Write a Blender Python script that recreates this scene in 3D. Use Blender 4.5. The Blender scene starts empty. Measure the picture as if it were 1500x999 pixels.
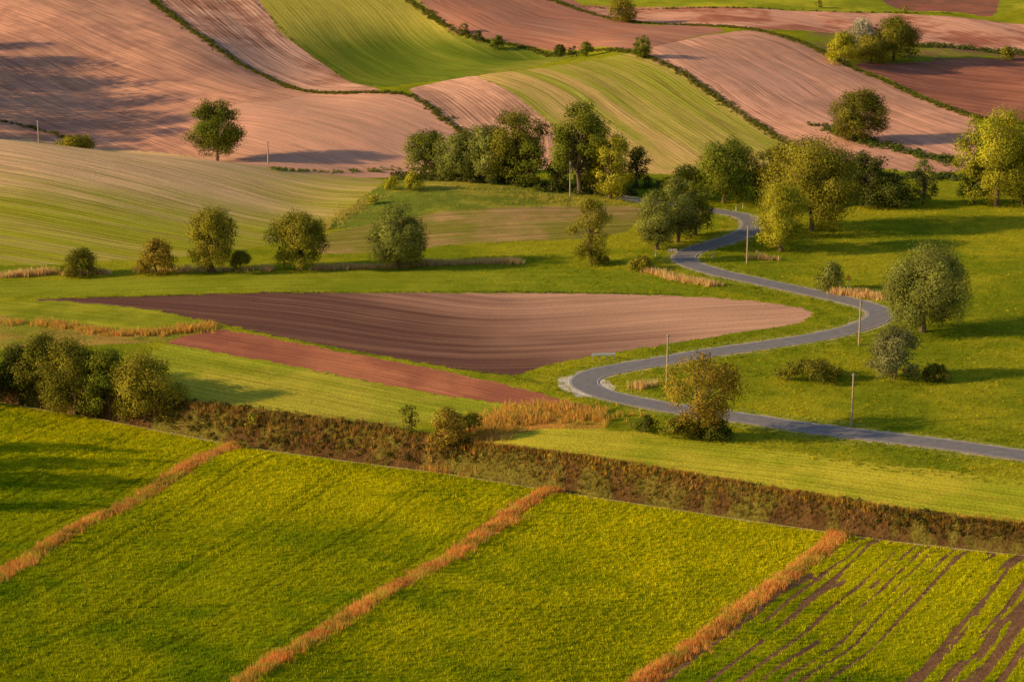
import bpy, math, numpy as np, time
from mathutils import Vector
T0=time.time()
rng=np.random.default_rng(7)
# ------------------------------------------------------------ survey / camera
P=math.radians(14.7); F=3000.0; H0=88.0
cP,sP=math.cos(P),math.sin(P)
def drop(py): return np.tan(P+np.arctan((np.asarray(py,float)-499.5)/F))
def Xof(px,py,Y):
    v=(499.5-np.asarray(py,float))/F
    return (np.asarray(px,float)-750)/F*Y/(cP+v*sP)
# ------------------------------------------------------------ noise
TAB=np.random.default_rng(3).random((256,256))
def vnoise(x,y):
    xi=np.floor(x).astype(np.int64); yi=np.floor(y).astype(np.int64)
    fx=x-xi; fy=y-yi; fx=fx*fx*(3-2*fx); fy=fy*fy*(3-2*fy)
    a=TAB[xi&255,yi&255]; b=TAB[(xi+1)&255,yi&255]; c=TAB[xi&255,(yi+1)&255]; d=TAB[(xi+1)&255,(yi+1)&255]
    return (a*(1-fx)+b*fx)*(1-fy)+(c*(1-fx)+d*fx)*fy
def fbm(x,y,o=3):
    s=0;a=.5;t=0
    for i in range(o):
        s=s+a*vnoise(x*2**i+17.3*i,y*2**i+5.1*i); t+=a; a*=.5
    return s/t
def sstep(a,b,x):
    t=np.clip((x-a)/(b-a),0,1); return t*t*(3-2*t)
# ------------------------------------------------------------ terrain
zc=[(-200,560,0),(100,560,0),(400,560,0),(700,600,0),(1000,620,0),(1300,700,-.3),(1600,700,-.3),(1000,690,0),(300,590,0),(-200,540,0),(800,640,.6),
(0,480,.8),(300,470,.3),(600,480,0),(900,500,0),(1200,520,0),(1500,560,0),(-300,450,1),
(-200,420,.5),(100,420,0),(400,430,.6),(700,420,.3),(1000,430,0),(1300,450,0),(1600,480,0),
(-200,390,1),(100,393,0),(400,390,0),(700,390,0),(1000,380,.5),(1200,380,0),(1600,380,0),
(1300,320,0),(1600,320,0),(1450,300,0),(1250,290,0),(1080,320,.5),(1450,260,-.5),(1700,250,0),
(650,340,1.0),(800,340,.8),(930,340,.5),(600,275,4.0),(720,275,3.5),(850,290,2),(930,290,1)]
yc=[(0,205,470),(-200,198,470),(150,222,472),(300,235,475),(400,250,478),(550,265,480),(0,300,425),(250,300,435),(0,350,407),(250,350,412),(450,300,448),(450,350,417),(-200,300,425),
(0,180,545),(-200,150,560),(0,100,600),(0,0,680),(150,130,590),(150,50,640),(200,0,690),(300,220,520),(300,120,600),(300,60,640),(-200,40,650),
(550,135,570),(450,150,562),(550,200,530),(550,245,508),(650,185,545),(400,200,530),
(480,115,620),(400,60,660),(300,0,700),(600,110,640),(600,60,690),(500,30,700),(450,0,720),(700,90,650),(780,90,660),
(610,125,590),(760,105,600),(900,83,610),(960,85,610),(700,190,545),(800,240,512),(900,160,565),(1000,200,540),(1140,200,540),(1000,130,585),(900,235,512),
(700,30,700),(900,60,660),(700,0,740),(900,10,740),
(1050,50,650),(1000,70,630),(1150,70,630),(1150,130,590),(1300,150,580),(1400,215,530),(1250,225,520),(1350,180,555),(1250,90,630),
(1200,40,700),(1400,60,680),(1400,120,620),(1500,150,590),(1500,60,690),(1400,0,780),(1200,0,760),(1700,100,640),(1700,0,780)]
wc=[(-125,512,3),(-80,510,1),(-30,505,-1),(0,900,32),(-250,900,38),(250,900,26),(0,1200,45),(-500,1200,45),(500,1200,40),(-300,700,34),(300,700,14),(-300,500,16),(300,500,0),(-300,400,5),(300,350,0),(-300,300,0),(-600,600,30),(600,600,10),(0,2800,60),(-1500,2800,60),(1500,2800,60),
(-225,590,30),(-265,600,34),(-230,640,34),(-225,540,24),(-185,540,14)]
C=[]
for px,py,z in zc:
    Y=(H0-z)/drop(py); C.append((Xof(px,py,Y),Y,z))
for px,py,Y in yc:
    C.append((Xof(px,py,Y),Y,H0-drop(py)*Y))
C+=wc
C=np.array(C,float); S=100.0
def tpsK(r2): return .5*r2*np.log(r2+1e-9)
NT=len(C); A=np.zeros((NT+3,NT+3)); cx=C[:,:2]/S
d2=((cx[:,None]-cx[None])**2).sum(-1); A[:NT,:NT]=tpsK(d2)+np.eye(NT)*2e-3
A[:NT,NT]=1;A[:NT,NT+1:NT+3]=cx;A[NT,:NT]=1;A[NT+1:NT+3,:NT]=cx.T
W=np.linalg.solve(A,np.r_[C[:,2],0,0,0])
def tps(x,y):
    sh=x.shape; x=x.ravel()/S;y=y.ravel()/S; out=np.empty(x.size)
    for i in range(0,x.size,20000):
        a=x[i:i+20000];b=y[i:i+20000]
        r2=(a[:,None]-cx[None,:,0])**2+(b[:,None]-cx[None,:,1])**2
        out[i:i+20000]=tpsK(r2)@W[:NT]+W[NT]+W[NT+1]*a+W[NT+2]*b
    return out.reshape(sh)
ZP=-3.5
pathI=[(-150,565),(0,588),(150,613),(270,636),(370,655),(540,678),(660,693),(880,728),(1100,761),(1300,790),(1500,812),(1650,826)]
topI=[(-150,530),(0,550),(150,575),(270,590),(370,602),(540,625),(660,652),(720,660),(880,677),(1100,708),(1300,741),(1500,768),(1650,782)]
def planeXY(pts,z):
    a=np.array(pts,float); Y=(H0-z)/drop(a[:,1]); return np.c_[Xof(a[:,0],a[:,1],Y),Y]
pw=planeXY(pathI,ZP); tw=planeXY(topI,0.0)
def ext(c):
    s0=(c[1]-c[0])/(c[1,0]-c[0,0]); s1=(c[-1]-c[-2])/(c[-1,0]-c[-2,0])
    return np.vstack([[c[0,0]-300,c[0,1]-s0[1]*300*.3],c,[c[-1,0]+300,c[-1,1]+s1[1]*300*.3]])
pw=ext(pw); tw=ext(tw)
def Yp(x): return np.interp(x,pw[:,0],pw[:,1])
def Yb(x): return np.maximum(np.interp(x,tw[:,0],tw[:,1]),Yp(x)+2.5)
def fgz0(d): return ZP+.1*d+np.where(d>100,(d-100)**2*.00215,0)
def fgXY(px,py):
    Y=np.linspace(150,330,1801); X=Xof(px,py,Y); z=H0-drop(py)*Y
    zt=fgz0(Yp(X)-Y); k=np.argmax(z<=zt); return X[k],Y[k]
strI=[[(-420,860),(-600,999)],[(352,652),(200,735),(100,785),(0,838),(-150,920)],[(812,718),(700,792),(600,855),(500,918),(375,999)],[(1234,782),(1150,850),(1060,915),(940,999)],[(1800,830),(1500,999)]]
strW=[]
for s in strI:
    a=np.array([fgXY(*p) for p in s]); a=a[np.argsort(a[:,1])]
    g0=(a[1]-a[0])/(a[1,1]-a[0,1]); g1=(a[-1]-a[-2])/(a[-1,1]-a[-2,1])
    a=np.vstack([a[0]-g0*200,a,a[-1]+g1*80]); strW.append(a)
strW[0]=strW[1]-np.array([48,0]); strW[4]=strW[3]+np.array([46,0])
def sx(i,y): return np.interp(y,strW[i][:,1],strW[i][:,0])
def fgcoord(x,y):
    xs=[sx(i,y) for i in range(5)]
    t=np.zeros_like(x); k=np.zeros(x.shape,int)
    for i in range(4):
        m=(x>=xs[i])&(x<xs[i+1]); t=np.where(m,(x-xs[i])/(xs[i+1]-xs[i]),t); k=np.where(m,i+1,k)
    t=np.where(x>=xs[4],(x-xs[4])/46,t);k=np.where(x>=xs[4],5,k)
    t=np.where(x<xs[0],(x-xs[0])/46+1,t)
    ds=np.min(np.abs(np.stack([x-q for q in xs])),0)
    return t,k,ds
def height(x,y):
    x=np.asarray(x,float);y=np.asarray(y,float)
    yp=Yp(x);yb=Yb(x)
    hv=tps(x,y)+.5*(fbm(x/28+9,y/28)-.5)
    hv=hv+sstep(515,570,y)*4.2*(fbm((x+.35*y)/38+4,y/120+2,2)-.5)
    d=yp-y
    t,k,ds=fgcoord(x,y)
    te=np.clip(t,0,1); ramp=1.0*(1-te)**1.5*sstep(0,.05,te)
    hf=fgz0(np.maximum(d,0))+sstep(0,10,d)*(ramp+.5*np.exp(-(ds/1.1)**2)+3.4*(fbm(x/34,y/34)-.5))
    hf=np.minimum(hf,84+0*hf)
    m=sstep(0,1,(y-yp-.6)/(yb-yp-.6))
    h=hf*(1-m)+hv*m-.7*np.exp(-((y-yp-1.3)/.9)**2)
    h=h+ (m*(1-m))*4*1.2*(fbm(x/2.2,y/2.2)-.5)
    return h
def hs(x,y): return float(height(np.array([x]),np.array([y]))[0])
gy=np.arange(150,1500,2.0); gRr=np.arange(-.55,.55,.004)
GX=gRr[None,:]*gy[:,None]; GY=np.repeat(gy[:,None],len(gRr),1); GH=height(GX,GY)
def ground(pts):
    out=[]
    for px,py in pts:
        ratio=float(Xof(px,py,1.0)); j=(ratio-gRr[0])/.004; j0=int(np.clip(j,0,len(gRr)-2)); f=j-j0
        col=GH[:,j0]*(1-f)+GH[:,j0+1]*f
        diff=(H0-drop(py)*gy)-col
        k=np.argmax(diff<=0)
        if diff[k]>0: Y=gy[-1]
        elif k==0: Y=gy[0]
        else: Y=gy[k-1]+2.0*diff[k-1]/(diff[k-1]-diff[k])
        out.append((ratio*Y,Y))
    return np.array(out)
def smooth(pts,m=8,closed=False):
    p=np.array(pts,float); n=len(p); out=[]
    rg=range(n) if closed else range(n-1)
    for i in rg:
        if closed: a,b,c,d=p[(i-1)%n],p[i],p[(i+1)%n],p[(i+2)%n]
        else: a,b,c,d=p[max(i-1,0)],p[i],p[i+1],p[min(i+2,n-1)]
        for k in range(m):
            t=k/m; out.append(.5*((2*b)+(-a+c)*t+(2*a-5*b+4*c-d)*t*t+(-a+3*b-3*c+d)*t**3))
    if not closed: out.append(p[-1])
    return np.array(out)
def gline(img,m=6): return smooth(ground(img),m)
def inpoly(x,y,poly):
    r=np.zeros(x.shape,bool)
    mn=poly.min(0);mx=poly.max(0)
    idx=np.nonzero((x>mn[0])&(x<mx[0])&(y>mn[1])&(y<mx[1]))[0]
    a=x[idx];b=y[idx];c=np.zeros(len(idx),bool)
    q=np.roll(poly,-1,0)
    for (x0,y0),(x1,y1) in zip(poly,q):
        if y0==y1: continue
        k=((y0>b)!=(y1>b))&(a<(x1-x0)*(b-y0)/(y1-y0)+x0); c^=k
    r[idx]=c; return r
def sdist(x,y,line):
    best=np.full(x.shape,1e18);sg=np.zeros(x.shape)
    L=line.copy(); L[0]=L[0]-(L[1]-L[0])/max(np.hypot(*(L[1]-L[0])),1e-6)*150; L[-1]=L[-1]+(L[-1]-L[-2])/max(np.hypot(*(L[-1]-L[-2])),1e-6)*150
    for p,q in zip(L[:-1],L[1:]):
        d=q-p;l2=d@d
        if l2<1e-6: continue
        t=np.clip(((x-p[0])*d[0]+(y-p[1])*d[1])/l2,0,1)
        ex=x-p[0]-t*d[0];ey=y-p[1]-t*d[1];e=ex*ex+ey*ey
        m=e<best; best=np.where(m,e,best); sg=np.where(m,np.sign(d[0]*ey-d[1]*ex),sg)
    return np.sqrt(best)*sg
# ------------------------------------------------------------ mesh helper
def mkmesh(name,V,Q,col=None,mats=(),mi=None,smooth_=False,link=True,attrs=None):
    me=bpy.data.meshes.new(name); V=np.asarray(V,np.float32);Q=np.asarray(Q,np.int32)
    me.vertices.add(len(V)); me.vertices.foreach_set('co',V.ravel())
    k=Q.shape[1]; me.loops.add(Q.size); me.loops.foreach_set('vertex_index',Q.ravel())
    me.polygons.add(len(Q)); me.polygons.foreach_set('loop_start',np.arange(0,Q.size,k,dtype=np.int32))
    if mi is not None: me.polygons.foreach_set('material_index',np.asarray(mi,np.int32))
    me.update(calc_edges=True)
    me.polygons.foreach_set('use_smooth',np.full(len(Q),smooth_,bool))
    if col is not None:
        a=me.attributes.new('col','FLOAT_COLOR','POINT'); c=np.ones((len(V),4),np.float32); c[:,:3]=col; a.data.foreach_set('color',c.ravel())
    for nm,v in (attrs or {}).items():
        a=me.attributes.new(nm,'FLOAT_VECTOR','POINT'); a.data.foreach_set('vector',np.asarray(v,np.float32).ravel())
    for m in mats: me.materials.append(m)
    o=bpy.data.objects.new(name,me)
    if link: bpy.context.scene.collection.objects.link(o)
    return o
# ------------------------------------------------------------ materials
def newmat(name):
    m=bpy.data.materials.new(name);m.use_nodes=True;nt=m.node_tree;nt.nodes.clear();return m,nt
class NB:
    def __init__(s,nt): s.nt=nt
    def n(s,t,**k):
        x=s.nt.nodes.new(t)
        for a,b in k.items(): setattr(x,a,b)
        return x
    def l(s,a,b): s.nt.links.new(a,b)
    def math(s,op,a,b=None,c=None):
        x=s.n('ShaderNodeMath',operation=op)
        for i,v in enumerate((a,b,c)):
            if v is None: continue
            if isinstance(v,(int,float)): x.inputs[i].default_value=v
            else: s.l(v,x.inputs[i])
        return x.outputs[0]
def ground_mat():
    m,nt=newmat('field_ground');b=NB(nt)
    out=b.n('ShaderNodeOutputMaterial');bs=b.n('ShaderNodeBsdfDiffuse');b.l(bs.outputs[0],out.inputs[0])
    base=b.n('ShaderNodeAttribute',attribute_name='col');row=b.n('ShaderNodeAttribute',attribute_name='rowc')
    sp=b.n('ShaderNodeSeparateXYZ');b.l(row.outputs['Vector'],sp.inputs[0]);u,amp,gr=sp.outputs
    geo=b.n('ShaderNodeNewGeometry');ps=b.n('ShaderNodeSeparateXYZ');b.l(geo.outputs['Position'],ps.inputs[0])
    wave=b.math('SINE',b.math('MULTIPLY',u,6.2832))
    cb=b.n('ShaderNodeCombineXYZ');b.l(b.math('MULTIPLY',u,1.1),cb.inputs[0]);b.l(b.math('MULTIPLY',ps.outputs[0],.03),cb.inputs[1]);b.l(b.math('MULTIPLY',ps.outputs[1],.03),cb.inputs[2])
    def noise(vec,sc,det,rough=.6):
        x=b.n('ShaderNodeTexNoise');b.l(vec,x.inputs['Vector']);x.inputs['Scale'].default_value=sc;x.inputs['Detail'].default_value=det;x.inputs['Roughness'].default_value=rough
        return b.math('SUBTRACT',x.outputs['Fac'],.5)
    st=noise(cb.outputs[0],1.0,3,.75); fine=noise(geo.outputs['Position'],2.6,4,.75); med=noise(geo.outputs['Position'],.35,3,.6)
    rowf=b.math('MULTIPLY',amp,b.math('ADD',b.math('MULTIPLY',wave,.10),b.math('MULTIPLY',st,2.1)))
    gf=b.math('MULTIPLY',gr,b.math('ADD',b.math('MULTIPLY',fine,2.0),b.math('MULTIPLY',med,1.0)))
    fac=b.math('MAXIMUM',b.math('ADD',b.math('ADD',rowf,gf),b.math('ADD',b.math('MULTIPLY',fine,.9),1.0)),.15)
    vm=b.n('ShaderNodeVectorMath',operation='SCALE');b.l(base.outputs['Color'],vm.inputs[0]);b.l(fac,vm.inputs['Scale'])
    b.l(vm.outputs[0],bs.inputs['Color'])
    hgt=b.math('ADD',b.math('MULTIPLY',amp,b.math('ADD',b.math('MULTIPLY',wave,.03),b.math('MULTIPLY',st,.2))),b.math('MULTIPLY',b.math('ADD',gr,.3),b.math('MULTIPLY',fine,.3)))
    bp=b.n('ShaderNodeBump');bp.inputs['Distance'].default_value=1.0;bp.inputs['Strength'].default_value=.75;b.l(hgt,bp.inputs['Height']);b.l(bp.outputs[0],bs.inputs['Normal'])
    return m
def leaf_mat(name,tr=.35):
    m,nt=newmat(name);b=NB(nt)
    out=b.n('ShaderNodeOutputMaterial');d=b.n('ShaderNodeBsdfDiffuse');t=b.n('ShaderNodeBsdfTranslucent');mx=b.n('ShaderNodeMixShader')
    a=b.n('ShaderNodeAttribute',attribute_name='col');b.l(a.outputs['Color'],d.inputs[0]);b.l(a.outputs['Color'],t.inputs[0])
    mx.inputs[0].default_value=tr;b.l(d.outputs[0],mx.inputs[1]);b.l(t.outputs[0],mx.inputs[2]);b.l(mx.outputs[0],out.inputs[0]);return m
def simple_mat(name,col,rough=.8,var=.3,scale=3.0):
    m,nt=newmat(name);b=NB(nt);out=b.n('ShaderNodeOutputMaterial');bs=b.n('ShaderNodeBsdfPrincipled');b.l(bs.outputs[0],out.inputs[0])
    geo=b.n('ShaderNodeNewGeometry');x=b.n('ShaderNodeTexNoise');b.l(geo.outputs['Position'],x.inputs['Vector']);x.inputs['Scale'].default_value=scale;x.inputs['Detail'].default_value=5
    f=b.math('ADD',b.math('MULTIPLY',b.math('SUBTRACT',x.outputs['Fac'],.5),var*2),1.0)
    vm=b.n('ShaderNodeVectorMath',operation='SCALE');vm.inputs[0].default_value=col;b.l(f,vm.inputs['Scale']);b.l(vm.outputs[0],bs.inputs['Base Color'])
    bs.inputs['Roughness'].default_value=rough;bs.inputs['Specular IOR Level'].default_value=.25;return m
M_ground=ground_mat();M_leaf=leaf_mat('foliage',.25);M_grass=leaf_mat('grass_blades',.4)
M_bark=simple_mat('bark',(.16,.11,.065),.9);M_asph=simple_mat('asphalt',(.25,.225,.225),.7,.35,.8)
M_white=simple_mat('white_paint',(.78,.75,.7),.6,.1);M_wood=simple_mat('weathered_wood',(.42,.32,.22),.9);M_conc=simple_mat('concrete',(.4,.37,.33),.9)
M_line=simple_mat('worn_road_paint',(.66,.6,.52),.7,.5,2.0);M_red=simple_mat('red_paint',(.7,.13,.03),.5,.1);M_metal=simple_mat('galvanised_steel',(.35,.35,.35),.45,.1);M_black=simple_mat('black_paint',(.02,.02,.02),.5,.1)
M_por=simple_mat('porcelain',(.5,.45,.4),.3,.05)
# ------------------------------------------------------------ lines of the place
hedge1=[(205,-15),(250,22),(300,58),(350,93),(400,118),(460,136),(550,136),(600,141),(640,166),(690,203)]
hedge2=[(570,-20),(640,30),(700,58),(780,73),(860,76),(940,82),(1000,108),(1060,150),(1120,190),(1165,217)]
hedge3=[(760,-20),(900,29),(1000,37),(1100,44),(1180,66),(1230,92),(1290,117),(1360,148),(1430,172),(1520,185)]
L1=[(350,-20),(400,30),(440,70),(490,105),(545,125)]
L2=[(700,113),(740,130),(780,160),(810,190),(818,240)]
roadI=[(1700,690),(1500,667),(1400,653),(1300,641),(1200,629),(1120,617),(1050,607),(980,597),(920,586),(878,575),(856,562),(868,549),(915,538),(970,529),(1050,515),(1130,504),(1200,493),(1255,480),(1288,465),(1280,452),(1240,440),(1180,427),(1110,412),(1050,399),(1010,386),(1004,374),(1030,362),(1068,351),(1094,340),(1102,327),(1085,316),(1045,309),(1000,304),(950,296)]
road=smooth(ground(roadI),14)
SP=(.82,.41,.27);SB=(.28,.13,.09);SR=(.46,.165,.10);GC=(.28,.30,.02);GL=(.50,.46,.035);DG=(.17,.22,.02);ME=(.235,.27,.012)
fields=[
('top',[(740,-60),(860,10),(1000,13),(1200,17),(1400,21),(1500,14),(1750,-60)],GL,GC,'n',[(860,14),(1200,20),(1500,16)],1.5,.4,.2),
('tr',[(1270,-60),(1300,8),(1400,18),(1460,18),(1440,-60)],SR,SB,'n',[(860,14),(1200,20),(1500,16)],1.5,.5,0),
('f9',[(850,9),(930,11),(1150,16),(1300,20),(1500,36),(1750,55),(1750,88),(1350,66),(1200,47),(1100,43),(1000,36),(900,27)],SR,SP,'n',hedge3[:6],1.4,.6,0),
('f8b',[(1200,47),(1350,66),(1750,70),(1750,95),(1270,94),(1230,88),(1180,62)],GC,SB,'n',hedge3[3:],1.6,.3,.4),
('f1',[(-500,255),(-500,-80),(180,-60)]+hedge1+[(640,245),(300,252)],(.80,.39,.24),(.58,.28,.19),'n',[(-200,-40),(0,20),(120,70),(250,120),(380,152),(560,240)],1.3,.8,0),
('lobeB',[(330,165),(400,150),(460,138),(550,137),(600,141),(640,166),(690,203),(640,248),(300,250)],SP,(.72,.38,.25),'n',[(340,165),(420,175),(520,205),(640,250)],1.1,.6,0),
('f2',[(205,-60)]+hedge1[1:7]+[(545,128),(490,106),(440,71),(400,31),(350,-60)],(.84,.44,.29),(.48,.22,.14),'n',hedge1[:7],1.8,1.1,0),
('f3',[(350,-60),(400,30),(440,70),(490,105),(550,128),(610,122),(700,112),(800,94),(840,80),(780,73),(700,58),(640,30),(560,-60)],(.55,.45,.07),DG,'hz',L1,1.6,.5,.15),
('f4',[(600,132),(640,121),(700,112)]+L2[1:]+[(760,250),(700,215),(690,203),(640,166)],(.84,.44,.28),(.58,.3,.2),'n',L2,1.3,.9,0),
('f5',[(700,112),(760,104),(900,82),(945,84),(1000,108),(1060,150),(1120,190),(1165,217),(1100,250),(960,255),(818,250),(810,190),(780,160),(740,130)],(.70,.45,.15),(.38,.36,.045),'s',hedge2[5:],1.3,.7,.1),
('f6',[(570,-60),(640,27),(700,54),(780,69),(860,71),(940,74),(1010,56),(1060,44),(1000,37),(900,29),(740,-60)],(.52,.22,.14),(.48,.23,.155),'n',hedge2[:6],1.4,.7,0),
('f7',[(945,80),(1010,57),(1100,45),(1180,66),(1230,92),(1290,117),(1360,148),(1425,172),(1420,243),(1350,252),(1250,240),(1165,217),(1120,190),(1060,150),(1000,108)],SP,(.64,.32,.21),'n',hedge3[4:9],1.4,.8,0),
('f8',[(1262,93),(1500,88),(1750,90),(1750,180),(1500,178),(1430,168),(1360,143),(1300,115)],(.46,.18,.11),(.36,.14,.095),'n',[(1290,94),(1500,125),(1700,150)],1.8,.9,0),
('A',[(-500,150),(-200,196),(0,203),(150,218),(300,233),(400,247),(480,256),(560,264),(535,295),(480,330),(440,350),(300,372),(150,383),(0,390),(-500,410)],(.85,.53,.27),(.38,.36,.03),'z',[(-150,205),(0,225),(250,280),(500,330)],1.3,.8,.1),
('D0',[(480,330),(560,272),(620,264),(780,272),(900,288),(940,300),(930,315),(620,318),(540,330)],(.56,.45,.06),(.2,.24,.03),'n',None,1,0,.8),
('D',[(470,345),(620,315),(920,303),(935,325),(880,348),(700,356),(480,372)],(.50,.31,.12),(.28,.25,.04),'n',[(480,350),(930,325)],1.3,.7,.2),
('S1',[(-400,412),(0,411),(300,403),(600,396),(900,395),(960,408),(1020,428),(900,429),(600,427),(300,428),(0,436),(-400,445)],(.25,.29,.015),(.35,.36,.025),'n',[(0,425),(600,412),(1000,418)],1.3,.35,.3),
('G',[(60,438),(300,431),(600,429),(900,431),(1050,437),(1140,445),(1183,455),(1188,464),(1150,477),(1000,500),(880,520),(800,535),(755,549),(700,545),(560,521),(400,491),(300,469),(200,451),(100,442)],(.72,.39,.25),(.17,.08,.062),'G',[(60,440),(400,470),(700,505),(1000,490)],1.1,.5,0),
('K',[(-400,446),(0,441),(100,443),(200,452),(290,470),(200,482),(0,470),(-400,470)],GL,GC,'n',[(0,445),(290,475)],1.3,.4,.2),
('K2',[(-400,470),(0,462),(60,478),(200,482),(300,471),(325,483),(250,500),(0,510),(-400,520)],(.52,.32,.07),(.3,.3,.03),'n',None,1,0,.9),
('Hh',[(245,502),(320,484),(400,496),(560,526),(700,554),(800,579),(866,597),(835,600),(700,586),(560,562),(400,531),(300,513)],(.6,.22,.11),(.42,.145,.085),'n',[(320,484),(560,526),(800,579)],1.1,.5,0),
('I',[(240,508),(300,514),(400,532),(560,563),(660,582),(740,592),(680,612),(600,622),(540,626),(400,605),(280,586),(150,560)],(.56,.47,.05),(.36,.38,.025),'n',[(300,514),(560,563),(660,582)],1.6,.6,.3),
('J',[(700,664),(745,640),(800,628),(900,630),(1000,640),(1100,652),(1300,680),(1500,703),(1750,730),(1750,800),(1500,776),(1300,750),(1100,718),(880,688),(760,670)],(.68,.56,.045),(.44,.45,.025),'n',[(760,650),(1100,680),(1500,735)],1.3,.5,.4),
('J2',[(640,650),(690,612),(760,598),(860,600),(885,612),(880,628),(800,628),(745,640),(700,664)],(.75,.34,.06),(.4,.32,.04),'n',None,1,0,.9),
]
# ------------------------------------------------------------ ground sheet
core=np.linspace(-.29,.29,1000)
sidep=.29*1.12**np.arange(1,22); cols=np.r_[-sidep[::-1],core,sidep]
ys=[-60.,-30,0,20,40,60,80,100,115,130,140,150,157]
y=162.
while y<840: ys.append(y); y+=max(.22,min(.6,.22+(y-180)*.0013))
while y<6000: ys.append(y); y+=(y-800)*.06+1.5
ys=np.array(ys)
scl=np.maximum(ys,120.0)
X=(cols[None,:]*scl[:,None]).ravel();Yg=np.repeat(ys,len(cols))
Z=height(X,Yg)
N=X.size
nA=fbm(X/14,Yg/14);nB=fbm(X/3.0+50,Yg/3.0,3);nC=fbm(X/60+3,Yg/60)
col=np.empty((N,3));
def lerp(a,b,t): return np.array(a)[None]*(1-t[:,None])+np.array(b)[None]*t[:,None]
col[:]=lerp(ME,(.40,.37,.018),sstep(.35,.65,nA*.5+nB*.3+nC*.2))
rowc=np.zeros((N,3));rowc[:,2]=.6
jx=X+ (vnoise(X/1.1,Yg/1.1)-.5)*.9;jy=Yg+(vnoise(X/1.1+40,Yg/1.1)-.5)*1.4
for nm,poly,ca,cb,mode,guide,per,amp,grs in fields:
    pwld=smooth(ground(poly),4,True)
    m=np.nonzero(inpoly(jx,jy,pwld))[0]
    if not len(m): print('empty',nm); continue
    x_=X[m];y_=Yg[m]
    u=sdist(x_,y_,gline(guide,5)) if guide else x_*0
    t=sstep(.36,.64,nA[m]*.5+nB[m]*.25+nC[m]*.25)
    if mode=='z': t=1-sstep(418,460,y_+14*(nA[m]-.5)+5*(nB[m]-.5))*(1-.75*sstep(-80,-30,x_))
    if mode=='hz': t=1-sstep(9,18,Z[m]+3*(nA[m]-.5))  # low ground goes darker green: the bowl's shade is put into the colour
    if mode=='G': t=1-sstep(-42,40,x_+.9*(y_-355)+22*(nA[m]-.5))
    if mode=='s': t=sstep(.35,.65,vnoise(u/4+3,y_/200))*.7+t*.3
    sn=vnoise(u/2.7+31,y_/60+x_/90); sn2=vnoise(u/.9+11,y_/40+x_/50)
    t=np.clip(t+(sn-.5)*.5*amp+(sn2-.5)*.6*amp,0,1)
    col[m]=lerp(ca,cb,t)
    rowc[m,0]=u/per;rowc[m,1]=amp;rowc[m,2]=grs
# foreground
def cropcol(x,y,k):
    pn=fbm(x/14,y/14)*.45+fbm(x/3+50,y/3)*.3+fbm(x/45+8,y/45)*.25
    d=Yp(x)-y
    t=sstep(.36,.64,pn)*.5+.6*(1-sstep(0,75,d))
    t=t+np.where(k==3,.25,0)-np.where(k<=1,.1,0)-.02
    return lerp((.24,.34,.006),(.74,.66,.008),np.clip(t,0,1))  # shaded green to sunlit yellow, light on the crop painted into its colour
fg=np.nonzero(Yg<Yp(X)-.2)[0]
t,k,ds=fgcoord(X[fg],Yg[fg])
uu=(t+k)*46.
nb=nB[fg];na=nA[fg]
c=cropcol(X[fg],Yg[fg],k)*.7
def tramd(uu,k): return np.where((k==3)|(k==4),9.,np.minimum(np.abs(((uu+2)%12.)-4),np.abs(((uu+2)%12.)-5.8)))
tram=tramd(uu,k)
c*=(1-.38*(1-sstep(.15,.5,tram)))[:,None]
def dirts(uu,y): return vnoise(uu/.75+5,y/90)*.62+vnoise(uu/.5,y/7)*.2+fbm(uu/9+3,y/22)*.18
strk=dirts(uu,Yg[fg])
dirt=(k==4)&(t<1)&(strk+.12*(nb-.5)>.60)
c[dirt]=(.29,.145,.07)
stripm=ds+1.2*(vnoise(X[fg]/1.2,Yg[fg]/1.2)-.5)<1.4
c[stripm]=lerp((.7,.30,.06),(.36,.28,.04),nb)[stripm]
col[fg]=c;rowc[fg,0]=uu/.9;rowc[fg,1]=.3;rowc[fg,2]=.7
edge=np.abs(Yg-Yp(X)+.5)+1.2*(vnoise(X/2,Yg/2)-.5)
me_=edge<.7; col[me_]=(.66,.5,.18);rowc[me_,2]=.4
bk=(Yg>Yp(X)+.3)&(Yg<Yb(X)+.3+1.5*(vnoise(X/1.5,Yg/1.5)-.5))
col[bk]=lerp((.15,.08,.03),(.2,.165,.03),sstep(.4,.6,nB[bk]));rowc[bk,1]=0;rowc[bk,2]=1.0  # dark soil and growth; shade of the camera-facing bank painted in as well
# roadside
near=np.nonzero((np.abs(X)<160)&(Yg>255)&(Yg<470)&(X>-10))[0]
dr=np.abs(sdist(X[near],Yg[near],road))
w=near[dr<4.5+3*(nB[near]-.5)]; col[w]=lerp((.24,.3,.02),(.42,.39,.05),nB[w]);rowc[w,1]=0;rowc[w,2]=.6
w=near[dr+ .9*(vnoise(X[near]*1.1,Yg[near]*1.1)-.5)<2.8]; col[w]=(.58,.46,.31);rowc[w,1]=0;rowc[w,2]=.3
sh=ground([(845,566)])[0]
w=near[(np.hypot(X[near]-sh[0],Yg[near]-sh[1])<6)&(dr<4.2)]; col[w]=(.8,.7,.6)
nr,nc=len(ys),len(cols)
idx=np.arange(N).reshape(nr,nc)
Q=np.stack([idx[:-1,:-1],idx[:-1,1:],idx[1:,1:],idx[1:,:-1]],-1).reshape(-1,4)
mkmesh('terrain',np.c_[X,Yg,Z],Q,np.clip(col,0,.85),[M_ground],smooth_=True,attrs={'rowc':rowc})
print('terrain',time.time()-T0)
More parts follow.
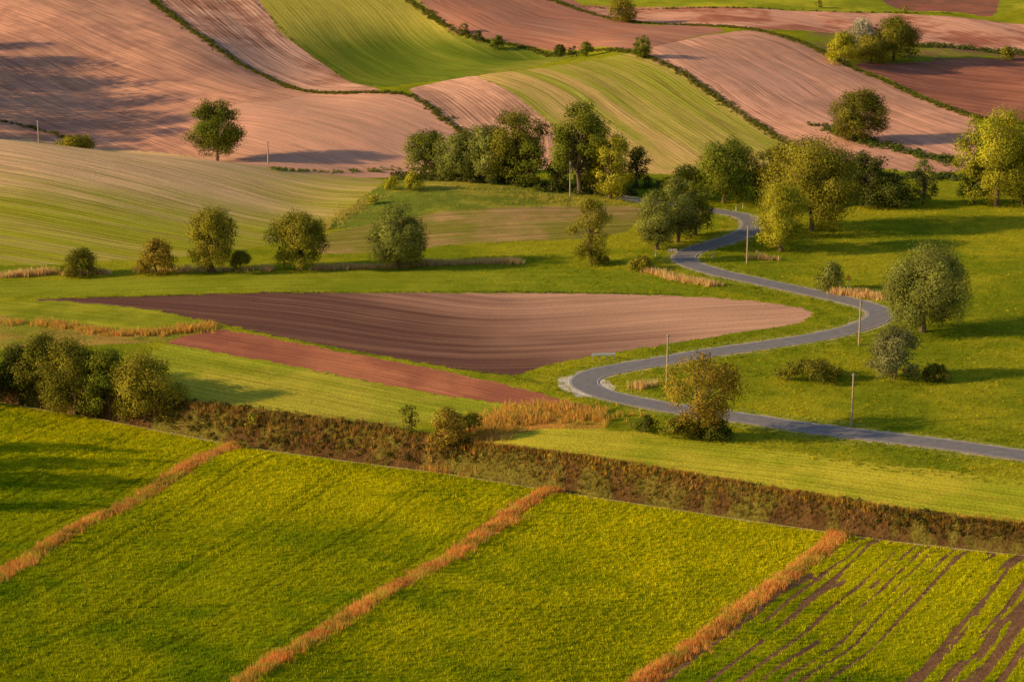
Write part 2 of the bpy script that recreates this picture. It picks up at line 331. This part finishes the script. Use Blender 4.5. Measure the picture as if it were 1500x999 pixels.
# ------------------------------------------------------------ road
def ribbon(name,line,o0,o1,dz,mat):
    d=np.gradient(line,axis=0);d/=np.hypot(d[:,0],d[:,1])[:,None];nn=np.c_[-d[:,1],d[:,0]]
    ks=np.linspace(o0,o1,7 if abs(o1-o0)>1 else 2);pts=[line+nn*k for k in ks];m=len(ks)
    V=np.concatenate([np.c_[p,height(p[:,0],p[:,1])+dz] for p in pts]);L=len(line);I=np.arange(m*L).reshape(m,L)
    Q=np.stack([I[:-1,:-1],I[:-1,1:],I[1:,1:],I[1:,:-1]],-1).reshape(-1,4)
    if (o1>o0): Q=Q[:,::-1]
    return mkmesh(name,V,Q,None,[mat],smooth_=True)
ribbon('road',road,-2.3,2.3,.07,M_asph)
ribbon('road_edge_line',road,-2.15,-2.02,.076,M_line);ribbon('road_edge_line',road,2.02,2.15,.076,M_line)
# ------------------------------------------------------------ grass tufts
def tuft(nb,h,sp,w,r):
    V=[];Bc=[]
    for i in range(nb):
        a=r.uniform(0,6.283);q=sp*math.sqrt(r.random());x,y=q*math.cos(a),q*math.sin(a);hh=h*r.uniform(.6,1.1);l=r.uniform(0,.45)*hh;b=r.uniform(0,6.283)
        dx,dy=math.cos(b)*w/2,math.sin(b)*w/2;tx,ty=x+math.cos(a)*l,y+math.sin(a)*l
        V+=[(x-dx,y-dy,-.04),(x+dx,y+dy,-.04),(tx+dx*.3,ty+dy*.3,hh),(tx-dx*.3,ty-dy*.3,hh)];Bc+=[r.uniform(.75,1.2)]*4
    return np.array(V),np.array(Bc)
def leafq(c,nrm,s,r):
    nrm=nrm/np.linalg.norm(nrm,axis=1)[:,None]
    a=np.cross(nrm,r.normal(size=nrm.shape));a/=np.linalg.norm(a,axis=1)[:,None]+1e-9;b=np.cross(nrm,a)
    sz=(np.asarray(s)*r.uniform(.6,1.25,len(c)))[:,None]
    a*=sz*.5;b*=sz*.32
    return np.stack([c-a,c-b,c+a,c+b],1).reshape(-1,3)
def bushtuft(nl,R,s,r):
    p=r.normal(size=(nl,3));p/=np.linalg.norm(p,axis=1)[:,None];p[:,2]=np.abs(p[:,2]);nrm=p+r.normal(size=(nl,3))*.5
    p*=R*(r.random(nl)**.4)[:,None];return leafq(p,nrm,s,r),np.repeat(r.uniform(.7,1.3,nl),4)
def scatter(name,xy,protos,scale,cols_,mat,dz=0):
    n=len(xy)
    if n==0: return
    z=height(xy[:,0],xy[:,1])+dz;sc=scale if np.ndim(scale) else np.full(n,scale)
    which=rng.integers(0,len(protos),n);Vs=[];Cs=[]
    for i,(pv,pc) in enumerate(protos):
        m=np.nonzero(which==i)[0];a=rng.uniform(0,6.283,len(m));ca,sa=np.cos(a)[:,None],np.sin(a)[:,None];s=sc[m][:,None]
        Vx=(pv[None,:,0]*ca-pv[None,:,1]*sa)*s+xy[m,0][:,None];Vy=(pv[None,:,0]*sa+pv[None,:,1]*ca)*s+xy[m,1][:,None];Vz=pv[None,:,2]*s+z[m][:,None]
        Vs.append(np.stack([Vx,Vy,Vz],-1).reshape(-1,3));Cs.append((cols_[m][:,None,:]*pc[None,:,None]).reshape(-1,3))
    V=np.concatenate(Vs);Cc=np.concatenate(Cs)
    return mkmesh(name,V,np.arange(len(V)).reshape(-1,4),np.clip(Cc,0,.9),[mat])
tp=[tuft(7,.28,.28,.09,rng) for _ in range(6)]
dp=[tuft(14,.75,.35,.065,rng) for _ in range(5)]
bp_=[bushtuft(50,.7,.30,rng) for _ in range(6)]
def mixc(a,b,n): t=rng.random(n)[:,None]; return np.array(a)*(1-t)+np.array(b)*t
n=120000
yy=rng.uniform(178,315,n);xx=rng.uniform(-.285,.285,n)*yy
k_=yy<Yp(xx)-1.2;xx,yy=xx[k_],yy[k_]
t,k,ds=fgcoord(xx,yy);uu=(t+k)*46
tram=tramd(uu,k)
strk=dirts(uu,yy)
keep=((tram>.35)|(rng.random(len(xx))<.3))&(ds>1.3)&~((k==4)&(t<1)&(strk>.585))&(rng.random(len(xx))<.45+.55*np.abs(np.sin(uu*math.pi/1.5)))&~((k==4)&(rng.random(len(xx))<.35))
xx,yy,k=xx[keep],yy[keep],k[keep]
cc=cropcol(xx,yy,k)*rng.uniform(.75,1.25,(len(xx),1))
scatter('crop_grass',np.c_[xx,yy],tp,rng.uniform(.55,1.1,len(xx)),cc,M_grass)
pts=[];
for i in range(5):
    q=rng.uniform(178,300,7500);xq=sx(i,q)+rng.normal(0,.78,len(q))+.9*(fbm(q/4+i*9,q/9)-.5);m=(q<Yp(xq)-.5)&(np.abs(xq)<.3*q)&(rng.random(len(q))<.3+1.1*fbm(xq/3,q/3));pts.append(np.c_[xq,q][m])
pts=np.concatenate(pts);g=rng.random(len(pts))<.2+.4*(fbm(pts[:,0]/5,pts[:,1]/5)>.5)
cc=np.where(g[:,None],mixc((.36,.36,.04),(.6,.46,.06),len(pts)),mixc((.9,.44,.12),(.72,.28,.07),len(pts)))*(.55+1.0*fbm(pts[:,0]/2.5+7,pts[:,1]/2.5))[:,None]
scatter('dry_grass_strip',pts,dp,rng.uniform(.3,1.15,len(pts)),cc,M_grass)
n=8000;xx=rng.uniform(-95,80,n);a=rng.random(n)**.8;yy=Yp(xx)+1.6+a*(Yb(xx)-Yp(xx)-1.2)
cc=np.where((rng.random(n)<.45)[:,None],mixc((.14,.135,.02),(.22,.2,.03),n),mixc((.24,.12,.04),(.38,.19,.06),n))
up=rng.random(n)<a*.65; cc[up]=mixc((.75,.38,.09),(.5,.4,.06),n)[up]  # dry grass towards the bank top, its sunlit tone put into the colour
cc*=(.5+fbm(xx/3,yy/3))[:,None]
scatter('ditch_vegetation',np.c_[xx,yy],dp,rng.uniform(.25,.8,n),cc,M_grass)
n=1100;xx=rng.uniform(-80,75,n);yy=Yp(xx)+1.5+rng.random(n)*(Yb(xx)-Yp(xx)-.5);k_=(xx<-5)|(fbm(xx/7,yy/7)>.56)
xx,yy=xx[k_],yy[k_];n=len(xx)
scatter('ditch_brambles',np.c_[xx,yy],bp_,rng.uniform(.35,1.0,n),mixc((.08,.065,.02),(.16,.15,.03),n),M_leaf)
def along(line,n,wid):
    s=np.r_[0,np.cumsum(np.hypot(*np.diff(line,axis=0).T))];q=rng.uniform(0,s[-1],n)
    p=np.c_[np.interp(q,s,line[:,0]),np.interp(q,s,line[:,1])];return p+rng.normal(0,wid,(n,2)),s[-1]
def hedgerow(img,wid,sc,ca,cb,dens,name='hedgerow',pr=None,mat=None):
    ln=gline(img,6);L=np.hypot(*np.diff(ln,axis=0).T).sum();n=int(L*dens);p,_=along(ln,n,wid)
    ww=fbm(p[:,0]/9,p[:,1]/9); scatter(name,p,pr or bp_,rng.uniform(.6,1.2,n)*sc*(.5+ww),mixc(ca,cb,n),mat or M_leaf)
HC=((.13,.14,.022),(.25,.225,.035))
for hg in (hedge1,hedge2[:6],hedge2[5:],hedge3):
    hedgerow(hg,.8,.95,HC[0],HC[1],6.5)
hedgerow(L1,.3,.4,(.2,.2,.05),(.3,.25,.07),2,'field_edge_grass')
hedgerow([(1340,68),(1420,72),(1500,80),(1600,84)],1.6,1.6,(.13,.16,.03),(.2,.2,.05),4)
hedgerow([(1205,185),(1260,205),(1320,220),(1400,240)],1.8,1.7,(.1,.13,.025),(.16,.19,.03),4)
hedgerow([(850,10),(1000,13),(1200,17),(1400,21)],.4,.8,HC[0],HC[1],1.2)
hedgerow([(0,178),(40,186),(80,197),(100,205)],.6,1.0,HC[0],HC[1],2.5)
hedgerow([(400,249),(480,252),(600,248),(640,250)],1.2,1.0,(.14,.2,.03),(.24,.27,.04),2)
hedgerow([(600,262),(680,266),(760,270),(830,280),(900,285)],2.2,2.4,(.07,.09,.02),(.14,.14,.03),5)
hedgerow([(940,276),(960,272),(1100,268),(1200,262),(1420,262)],2.0,1.8,(.11,.14,.03),(.18,.2,.04),3)
for a,dn in (([(0,406),(80,401),(160,401)],9),([(200,398),(300,397),(400,396)],4),([(460,395),(540,393),(620,389),(700,386),(765,386)],14),([(940,395),(1000,412),(1055,420)],7),([(1220,430),(1290,438)],9),([(1095,378),(1140,382)],4),([(930,570),(960,562)],5)):
    hedgerow(a,.6,1.5,(.88,.56,.22),(.9,.64,.3),dn,'dry_reeds',dp,M_grass)
DB=((.9,.46,.11),(.6,.46,.08))
hedgerow([(470,338),(520,305),(560,285)],1.6,.9,(.7,.54,.13),(.6,.48,.1),7,'dry_grass_bank',dp,M_grass)
hedgerow([(640,268),(740,282),(850,298)],2.5,.8,(.6,.5,.1),(.45,.42,.07),6,'dry_grass_bank',dp,M_grass)
hedgerow([(60,474),(150,486),(230,488),(310,478)],1.2,1.1,DB[0],DB[1],12,'dry_grass_bank',dp,M_grass)
hedgerow([(655,655),(700,632),(740,614),(800,604),(880,612)],2.4,1.2,DB[0],DB[1],32,'dry_grass_bank',dp,M_grass)
hedgerow([(0,472),(40,474)],1.0,1.0,DB[0],DB[1],8,'dry_grass_bank',dp,M_grass)
hedgerow([(280,600),(340,610),(480,626),(580,638)],1.2,.9,(.6,.32,.08),(.36,.3,.05),8,'dry_grass_bank',dp,M_grass)
hedgerow([(720,666),(880,682),(1100,712),(1300,745),(1500,771)],.6,.6,(.7,.5,.06),(.85,.48,.1),8,'ditch_edge_grass',dp,M_grass)
hedgerow([(70,437),(400,429),(700,428),(1000,432)],.35,.45,(.13,.17,.03),(.2,.23,.03),4,'field_edge_grass',dp,M_grass)
hedgerow([(290,470),(400,492),(560,523),(750,552),(840,580)],.35,.4,(.2,.25,.03),(.35,.33,.05),4,'field_edge_grass',dp,M_grass)
# meadow tussocks
n=60000;yy=rng.uniform(255,470,n);xx=rng.uniform(-.06,.27,n)*yy
k_=(yy>Yb(xx)+16)&(rng.random(n)<sstep(-.06,.06,xx/yy));xx,yy=xx[k_],yy[k_]
dr=np.abs(sdist(xx,yy,road));k_=(dr>2.9)
for nm_ in ('G','Hh','I','D'):
    gp=smooth(ground([f for f in fields if f[0]==nm_][0][1]),4,True);k_&=~inpoly(xx,yy,gp)
k_&=(rng.random(len(xx))<np.where(dr<6,.9,.5));xx,yy=xx[k_],yy[k_]
pn=fbm(xx/14,yy/14)*.5+fbm(xx/3+50,yy/3)*.3+.2*fbm(xx/60+3,yy/60)
cc=lerp((.27,.31,.012),(.54,.49,.02),sstep(.35,.65,pn))*rng.uniform(.75,1.25,(len(xx),1))
yl=rng.random(len(xx))<.06; cc[yl]=(.75,.54,.03)
scatter('meadow_grass',np.c_[xx,yy],tp,rng.uniform(.5,1.15,len(xx)),cc,M_grass)
print('grass',time.time()-T0)
# ------------------------------------------------------------ trees
def tube(p0,p1,r0,r1,k=6,seg=4,wob=0,r=None):
    p0=np.array(p0,float);p1=np.array(p1,float);V=[];Qs=[];d=p1-p0;L=np.linalg.norm(d)+1e-6;d/=L
    a=np.cross(d,[.3,.9,.1]);a/=np.linalg.norm(a);b=np.cross(d,a)
    w1=r.normal(0,wob*L,2) if r is not None else (0,0)
    for i in range(seg+1):
        t=i/seg;c=p0+(p1-p0)*t+(a*w1[0]+b*w1[1])*math.sin(math.pi*t);rr=r0*(1-t)+r1*t
        for j in range(k):
            th=6.2832*j/k;V.append(c+rr*(a*math.cos(th)+b*math.sin(th)))
    for i in range(seg):
        for j in range(k):
            Qs.append((i*k+j,i*k+(j+1)%k,(i+1)*k+(j+1)%k,(i+1)*k+j))
    return np.array(V),np.array(Qs)
def tree(name,x,y,Ht,Wd,kind,ca,cb,dens=1.0,ls=.34,seed=None):
    r=np.random.default_rng(seed if seed is not None else int(abs(x*131+y*17))%99991)
    z=hs(x,y)-.1
    cb0={'round':.03,'tall':.09,'bush':0.0,'willow':.05,'open':.14}[kind]*Ht
    R=Wd/2;hc=(Ht-cb0)
    nc=int({'round':60,'tall':66,'bush':44,'willow':66,'open':50}[kind]*(1 if Wd>5 else .5))
    V=[];Qq=[];MI=[];CC=[];off=0
    zn=r.uniform(0,1,nc)
    if kind=='bush': zn=zn**.8*.98; prof=np.sqrt(np.clip(1-zn**2.2,.04,1))
    elif kind in('tall','open'): prof=np.clip(np.sin(np.pi*np.clip(.12+zn*.83,0,1)),.1,1)**.6
    else: prof=np.clip(1-np.abs((zn-.45)/.58)**2.4,.05,1)**.55
    th=r.uniform(0,6.283,nc); rho=r.uniform(.25,1,nc)**.55
    cr=R*r.uniform(.17,.34,nc)*(.85 if kind=='open' else 1); cr=np.minimum(cr,hc*.24)
    lobe=1+.16*np.sin(th*2+r.uniform(0,6.28))+.10*np.sin(th*3+zn*4+r.uniform(0,6.28))-.04
    rad=np.maximum(R-cr*.65,.2*R)*rho*prof*lobe
    c=np.c_[rad*np.cos(th),rad*np.sin(th),cb0+cr*.6+zn*(hc-cr*1.55)]
    if kind=='tall':
        lob=r.normal(0,.2*R,(3,2));w_=r.integers(0,3,nc);up=np.clip(zn-.4,0,1);c[:,0]+=lob[w_,0]*up*2.5;c[:,1]+=lob[w_,1]*up*2.5;c[:,2]-=up*np.array([0,.14,.26])[w_]*hc
    cz=cb0+hc*.42
    tr=max(.07,Ht*.024)*(1.4 if kind=='willow' else 1)
    fork=np.array([r.normal(0,.03*Ht),r.normal(0,.03*Ht),max(cb0,.2*Ht)])
    tv=[(tube((0,0,-.4),fork,tr*1.25,tr*.8,8,4,.03,r))]
    top=np.array([fork[0]*1.5,fork[1]*1.5,Ht*.75]);tv.append(tube(fork,top,tr*.75,tr*.15,6,5,.04,r))
    for i in range(nc):
        q=fork+(top-fork)*np.clip(r.uniform(0,.7)*(c[i,2]-cb0)/hc,0,1);tv.append(tube(q,c[i],tr*.26,tr*.05,4,3,.07,r))
    for v,q in tv:
        V.append(v);Qq.append(q+off);off+=len(v);MI+=[1]*len(q);CC.append(np.full((len(v),3),.1))
    for i in range(nc):
        nl=max(5,int(dens*1.1*12.57*cr[i]**2/(ls*ls)))
        d=r.normal(size=(nl,3));d/=np.linalg.norm(d,axis=1)[:,None]
        rr=cr[i]*(.45+.6*r.random(nl)**.7+ .35*(r.random(nl)<.12))
        ph=r.uniform(0,6.28,3);rr*=1+.22*np.sin(d[:,0]*5+ph[0])*np.sin(d[:,1]*5+ph[1])+.15*np.sin(d[:,2]*7+ph[2])
        pos=c[i]+d*rr[:,None]*np.array([1,1,.85])
        if kind=='willow': pos[:,2]+=np.abs(r.normal(0,.22,nl))*cr[i]
        pos=pos[pos[:,2]>.01*Ht]; nl=len(pos)
        if nl<2: continue
        dn=(pos-c[i])/ (np.linalg.norm(pos-c[i],axis=1)[:,None]+1e-6)
        gl=(pos-np.array([0,0,cz]));gl/=np.linalg.norm(gl,axis=1)[:,None]+1e-6
        q=leafq(pos,dn*.6+gl*.75+r.normal(size=(nl,3))*.4,ls,r)
        V.append(q);Qq.append(np.arange(4*nl).reshape(-1,4)+off);off+=4*nl;MI+=[0]*nl
        tcol=r.random();cl=(np.array(ca)*(1-tcol)+np.array(cb)*tcol)*r.uniform(.65,1.2)*1.5
        cc=cl[None]*r.uniform(.7,1.3,(nl,1));CC.append(np.repeat(cc,4,0))
    o=mkmesh(name,np.concatenate(V),np.concatenate(Qq),np.clip(np.concatenate(CC),0,.8),[M_leaf,M_bark],MI)
    o.location=(x,y,z);return o
OL=((.15,.14,.015),(.28,.24,.025));GG=((.13,.145,.028),(.22,.22,.045));DK=((.055,.065,.012),(.10,.108,.018));YG=((.23,.22,.016),(.36,.32,.025));MG=((.085,.11,.012),(.19,.195,.02))
BK=((.085,.085,.012),(.20,.18,.02));RD=((.20,.135,.02),(.32,.23,.03))
TL=[
(625,262,74,70,'round',MG,1,'broadleaf_tree'),(668,266,74,78,'round',GG,1,'broadleaf_tree'),(712,268,88,80,'round',GG,1,'broadleaf_tree'),(752,270,116,98,'tall',BK,1.1,'broadleaf_tree'),(775,274,76,62,'round',MG,1,'broadleaf_tree'),(732,266,84,60,'round',MG,1,'broadleaf_tree'),
(848,284,134,92,'tall',MG,1.1,'broadleaf_tree'),(893,291,104,72,'round',YG,1,'broadleaf_tree'),(934,276,64,48,'bush',DK,1,'shrub'),(820,278,60,52,'bush',DK,1,'shrub'),(870,280,90,64,'round',OL,1,'broadleaf_tree'),
(865,388,101,66,'round',OL,.9,'broadleaf_tree'),(962,366,92,72,'willow',GG,1,'willow_tree'),(992,355,96,76,'willow',GG,1,'willow_tree'),(1018,345,82,60,'willow',MG,1,'willow_tree'),
(1060,298,98,106,'round',MG,1,'broadleaf_tree'),(1005,290,50,70,'round',YG,.9,'shrub'),(1145,368,104,92,'willow',YG,1,'willow_tree'),(1188,338,142,152,'round',OL,1,'broadleaf_tree'),(1130,300,86,74,'round',BK,1,'broadleaf_tree'),
(1268,302,84,72,'round',DK,1,'broadleaf_tree'),(1300,303,52,90,'bush',DK,1,'shrub'),(1352,300,70,44,'round',GG,.7,'broadleaf_tree'),(1458,302,148,116,'round',YG,1,'broadleaf_tree'),(1430,298,64,56,'bush',MG,1,'shrub'),(1500,300,120,84,'round',OL,1,'broadleaf_tree'),
(1255,206,77,90,'round',BK,1,'broadleaf_tree'),(1236,94,50,62,'bush',YG,1,'shrub'),(1262,84,60,48,'bush',((.30,.28,.17),(.42,.38,.26)),1,'blossoming_shrub'),(1308,90,70,92,'bush',BK,1,'shrub'),(1275,92,44,56,'bush',OL,1,'shrub'),
(910,33,38,42,'round',OL,.8,'broadleaf_tree'),(941,86,34,30,'round',MG,1,'shrub'),(681,50,17,18,'bush',DK,1,'shrub'),(701,62,18,20,'bush',DK,1,'shrub'),(729,73,22,24,'bush',MG,1,'shrub'),(820,84,20,24,'bush',DK,1,'shrub'),(839,84,18,20,'bush',DK,1,'shrub'),(858,83,23,26,'bush',MG,1,'shrub'),(1474,88,22,26,'bush',OL,1,'shrub'),(1326,20,12,12,'bush',OL,1,'shrub'),(1200,12,12,14,'bush',OL,1,'shrub'),
(120,404,44,64,'bush',BK,1,'shrub'),(232,402,56,68,'bush',RD,.9,'shrub'),(312,399,100,84,'willow',OL,1.1,'willow_tree'),(352,394,30,42,'bush',OL,1,'shrub'),(440,396,88,88,'willow',OL,1.1,'willow_tree'),(585,392,95,100,'willow',GG,1.1,'willow_tree'),
(1352,486,138,146,'willow',GG,1.1,'willow_tree'),(1310,556,86,98,'bush',((.14,.14,.05),(.21,.2,.075)),1,'shrub'),(1190,557,34,104,'bush',BK,1,'shrub'),(1216,426,48,54,'bush',GG,.8,'shrub'),(1372,557,28,54,'bush',BK,1,'shrub'),
(1025,640,138,140,'open',RD,.7,'broadleaf_tree'),(1000,640,36,70,'bush',BK,1,'shrub'),(1052,644,36,54,'bush',DK,1,'shrub'),(945,633,28,46,'bush',DK,1,'shrub'),
(30,590,100,90,'bush',DK,1,'shrub'),(-30,590,90,90,'bush',DK,1,'shrub'),(110,600,128,120,'bush',BK,1,'shrub'),(65,585,105,90,'bush',BK,1,'shrub'),(212,608,112,124,'bush',OL,1,'shrub'),(160,605,112,100,'bush',MG,1,'shrub'),
(600,640,60,42,'bush',BK,.7,'shrub'),(655,655,62,64,'bush',RD,1,'shrub'),(690,640,42,50,'bush',YG,1,'shrub'),(370,628,28,22,'bush',YG,1,'shrub'),
(573,278,22,30,'bush',YG,1,'shrub'),(606,278,30,38,'bush',YG,1,'shrub'),(545,300,16,22,'bush',YG,1,'shrub'),(940,395,22,50,'bush',OL,1,'shrub'),(880,385,12,40,'bush',OL,1,'shrub'),
]
for px,py,hp,wp,kd,cc_,dn,nm in TL:
    g=ground([(px,py)])[0]
    s=g[1]/F
    tree(nm,g[0],g[1],hp*s*1.04,wp*s*1.03,kd,cc_[0],cc_[1],dn,ls=.32 if g[1]<420 else .42)
for px,top,w_,Y,kd,cc_ in ((315,143,90,506,'tall',MG),(108,194,66,505,'bush',OL)):
    x=float(Xof(px,top,Y));z=hs(x,Y);tree('broadleaf_tree' if kd=='tall' else 'shrub',x,Y,H0-float(drop(top))*Y-z,w_*Y/F,kd,cc_[0],cc_[1],1,.42)
for i,(x,y,h) in enumerate([(-172,522,26),(-178,536,31),(-168,546,24),(-180,556,32),(-174,566,26),(-186,575,30),(-178,586,22),(-190,596,24),(-200,610,20),(-165,512,18),(-88,262,13),(-92,272,15),(-95,252,14),(-90,240,12)]):
    tree('woodland_tree',x,y,h,h*.7,'tall',DK[0],DK[1],.45,.8)
print('trees',time.time()-T0)
# ------------------------------------------------------------ street furniture
def join(name,parts,loc,rot=0):
    bpy.ops.object.select_all(action='DESELECT')
    for p in parts: p.select_set(True)
    bpy.context.view_layer.objects.active=parts[0];bpy.ops.object.join();o=bpy.context.view_layer.objects.active;o.name=name;o.data.name=name;o.location=loc;o.rotation_euler[2]=rot;return o
def cyl(r0,r1,z0,z1,mat,x=0,y=0,k=12):
    bpy.ops.mesh.primitive_cone_add(vertices=k,radius1=r0,radius2=r1,depth=z1-z0,location=(x,y,(z0+z1)/2));o=bpy.context.object;o.data.materials.append(mat);bpy.ops.object.transform_apply(location=True);return o
def box(sx_,sy_,sz_,x,y,z,mat):
    bpy.ops.mesh.primitive_cube_add(size=1,location=(x,y,z),scale=(sx_,sy_,sz_));o=bpy.context.object;o.data.materials.append(mat);bpy.ops.object.transform_apply(location=True,scale=True);return o
for px,py,hp in ((1258,506,66),(1247,626,82),(1094,386,54),(977,560,72),(835,288,50)):
    g=ground([(px,py)])[0];h=hp*g[1]/F*1.04
    join('utility_pole',[cyl(.17,.12,-.5,h,M_wood),box(.5,.1,.1,0,0,h-.3,M_wood),cyl(.05,.04,h-.25,h,M_por,-.2),cyl(.05,.04,h-.25,h,M_por,.2),cyl(.05,.03,h,h+.14,M_por)],(g[0],g[1],hs(*g)))
for px,top in ((392,208),(55,177)):
    Y=500;x=float(Xof(px,top,Y));z=hs(x,Y);h=H0-float(drop(top))*Y-z
    join('utility_pole',[cyl(.22,.15,-.5,h,M_wood),box(.5,.1,.1,0,0,h-.3,M_wood),cyl(.05,.04,h-.25,h,M_por,-.2),cyl(.05,.04,h-.25,h,M_por,.2)],(x,Y,z))
def tri_sign(px,py):
    g=ground([(px,py)])[0];h=2.8
    def prism(R,y0,y1,mat):
        v=[(R*math.sin(a),yy_,h-.35+R*math.cos(a)) for yy_ in (y0,y1) for a in (0,2.0944,4.18879)]
        me=bpy.data.meshes.new('p');me.from_pydata(v,[],[(0,1,2),(5,4,3),(0,3,4,1),(1,4,5,2),(2,5,3,0)]);me.materials.append(mat);o=bpy.data.objects.new('p',me);bpy.context.scene.collection.objects.link(o);return o
    M_y=simple_mat('yellow_paint',(.75,.45,.03),.5,.05)
    join('traffic_sign',[cyl(.035,.035,-.3,h-.2,M_metal),prism(.62,-.05,-.03,M_red),prism(.42,-.056,-.052,M_y),box(.05,.003,.26,0,-.058,h-.28,M_black)],(g[0],g[1],hs(*g)))
tri_sign(1242,426)
def chevron(px,py):
    g=ground([(px,py)])[0]
    ps=[cyl(.04,.04,-.3,1.5,M_metal,-.5),cyl(.04,.04,-.3,1.5,M_metal,.5),box(1.6,.03,.55,0,-.06,1.3,M_white)]
    for i in (-.5,0,.5):
        a=box(.12,.004,.34,i,-.079,1.41,M_red);b_=box(.12,.004,.34,i,-.079,1.19,M_red)
        ps+=[a,b_]
    join('chevron_sign',ps,(g[0],g[1],hs(*g)))
chevron(985,376)
for px,py in ((1043,379),(1088,306),(1078,309),(960,376)):
    g=ground([(px,py)])[0]
    join('delineator_post',[box(.16,.1,1.3,0,0,.6,M_white),box(.162,.102,.2,0,0,.95,M_black),box(.08,.02,.12,0,-.06,.95,M_red)],(g[0],g[1],hs(*g)))
g0=ground([(870,530)])[0];g1=ground([(898,525)])[0];dv=g1-g0;L=np.hypot(*dv)
ps=[box(L,.06,.5,0,-.1,1.0,M_white),box(L,.04,.06,0,-.15,1.0,M_white)]+[box(.12,.12,1.1,t_*L,0,.5,M_conc) for t_ in (-.45,-.15,.15,.45)]
gm=(g0+g1)/2;join('guard_rail',ps,(gm[0],gm[1],hs(*gm)),.12)
# ------------------------------------------------------------ light, sky, camera
EL=math.radians(19.5);az=np.array([-math.cos(math.radians(12)),-math.sin(math.radians(12))])
sd=np.array([az[0]*math.cos(EL),az[1]*math.cos(EL),math.sin(EL)])
li=bpy.data.lights.new('sun','SUN');li.energy=5;li.angle=math.radians(.6);li.color=(1,.74,.38)
so=bpy.data.objects.new('sun',li);so.rotation_euler=Vector(sd).to_track_quat('Z','Y').to_euler();bpy.context.scene.collection.objects.link(so)
w=bpy.data.worlds.new('World');bpy.context.scene.world=w;w.use_nodes=True;nt=w.node_tree
sk=nt.nodes.new('ShaderNodeTexSky');sk.sky_type='NISHITA';sk.sun_disc=False;sk.sun_elevation=EL;sk.sun_rotation=math.atan2(sd[0],sd[1])%(2*math.pi)
bg=nt.nodes['Background'];nt.links.new(sk.outputs[0],bg.inputs[0]);bg.inputs[1].default_value=.11
cam=bpy.data.cameras.new('camera');cam.lens=72;cam.sensor_width=36;cam.clip_end=12000;cam.clip_start=.5
co=bpy.data.objects.new('camera',cam);co.location=(0,0,H0);co.rotation_euler=(math.pi/2-P,0,0);bpy.context.scene.collection.objects.link(co)
sc=bpy.context.scene;sc.camera=co;sc.view_settings.view_transform='Standard';sc.view_settings.look='None';sc.view_settings.exposure=0
print('done',time.time()-T0)
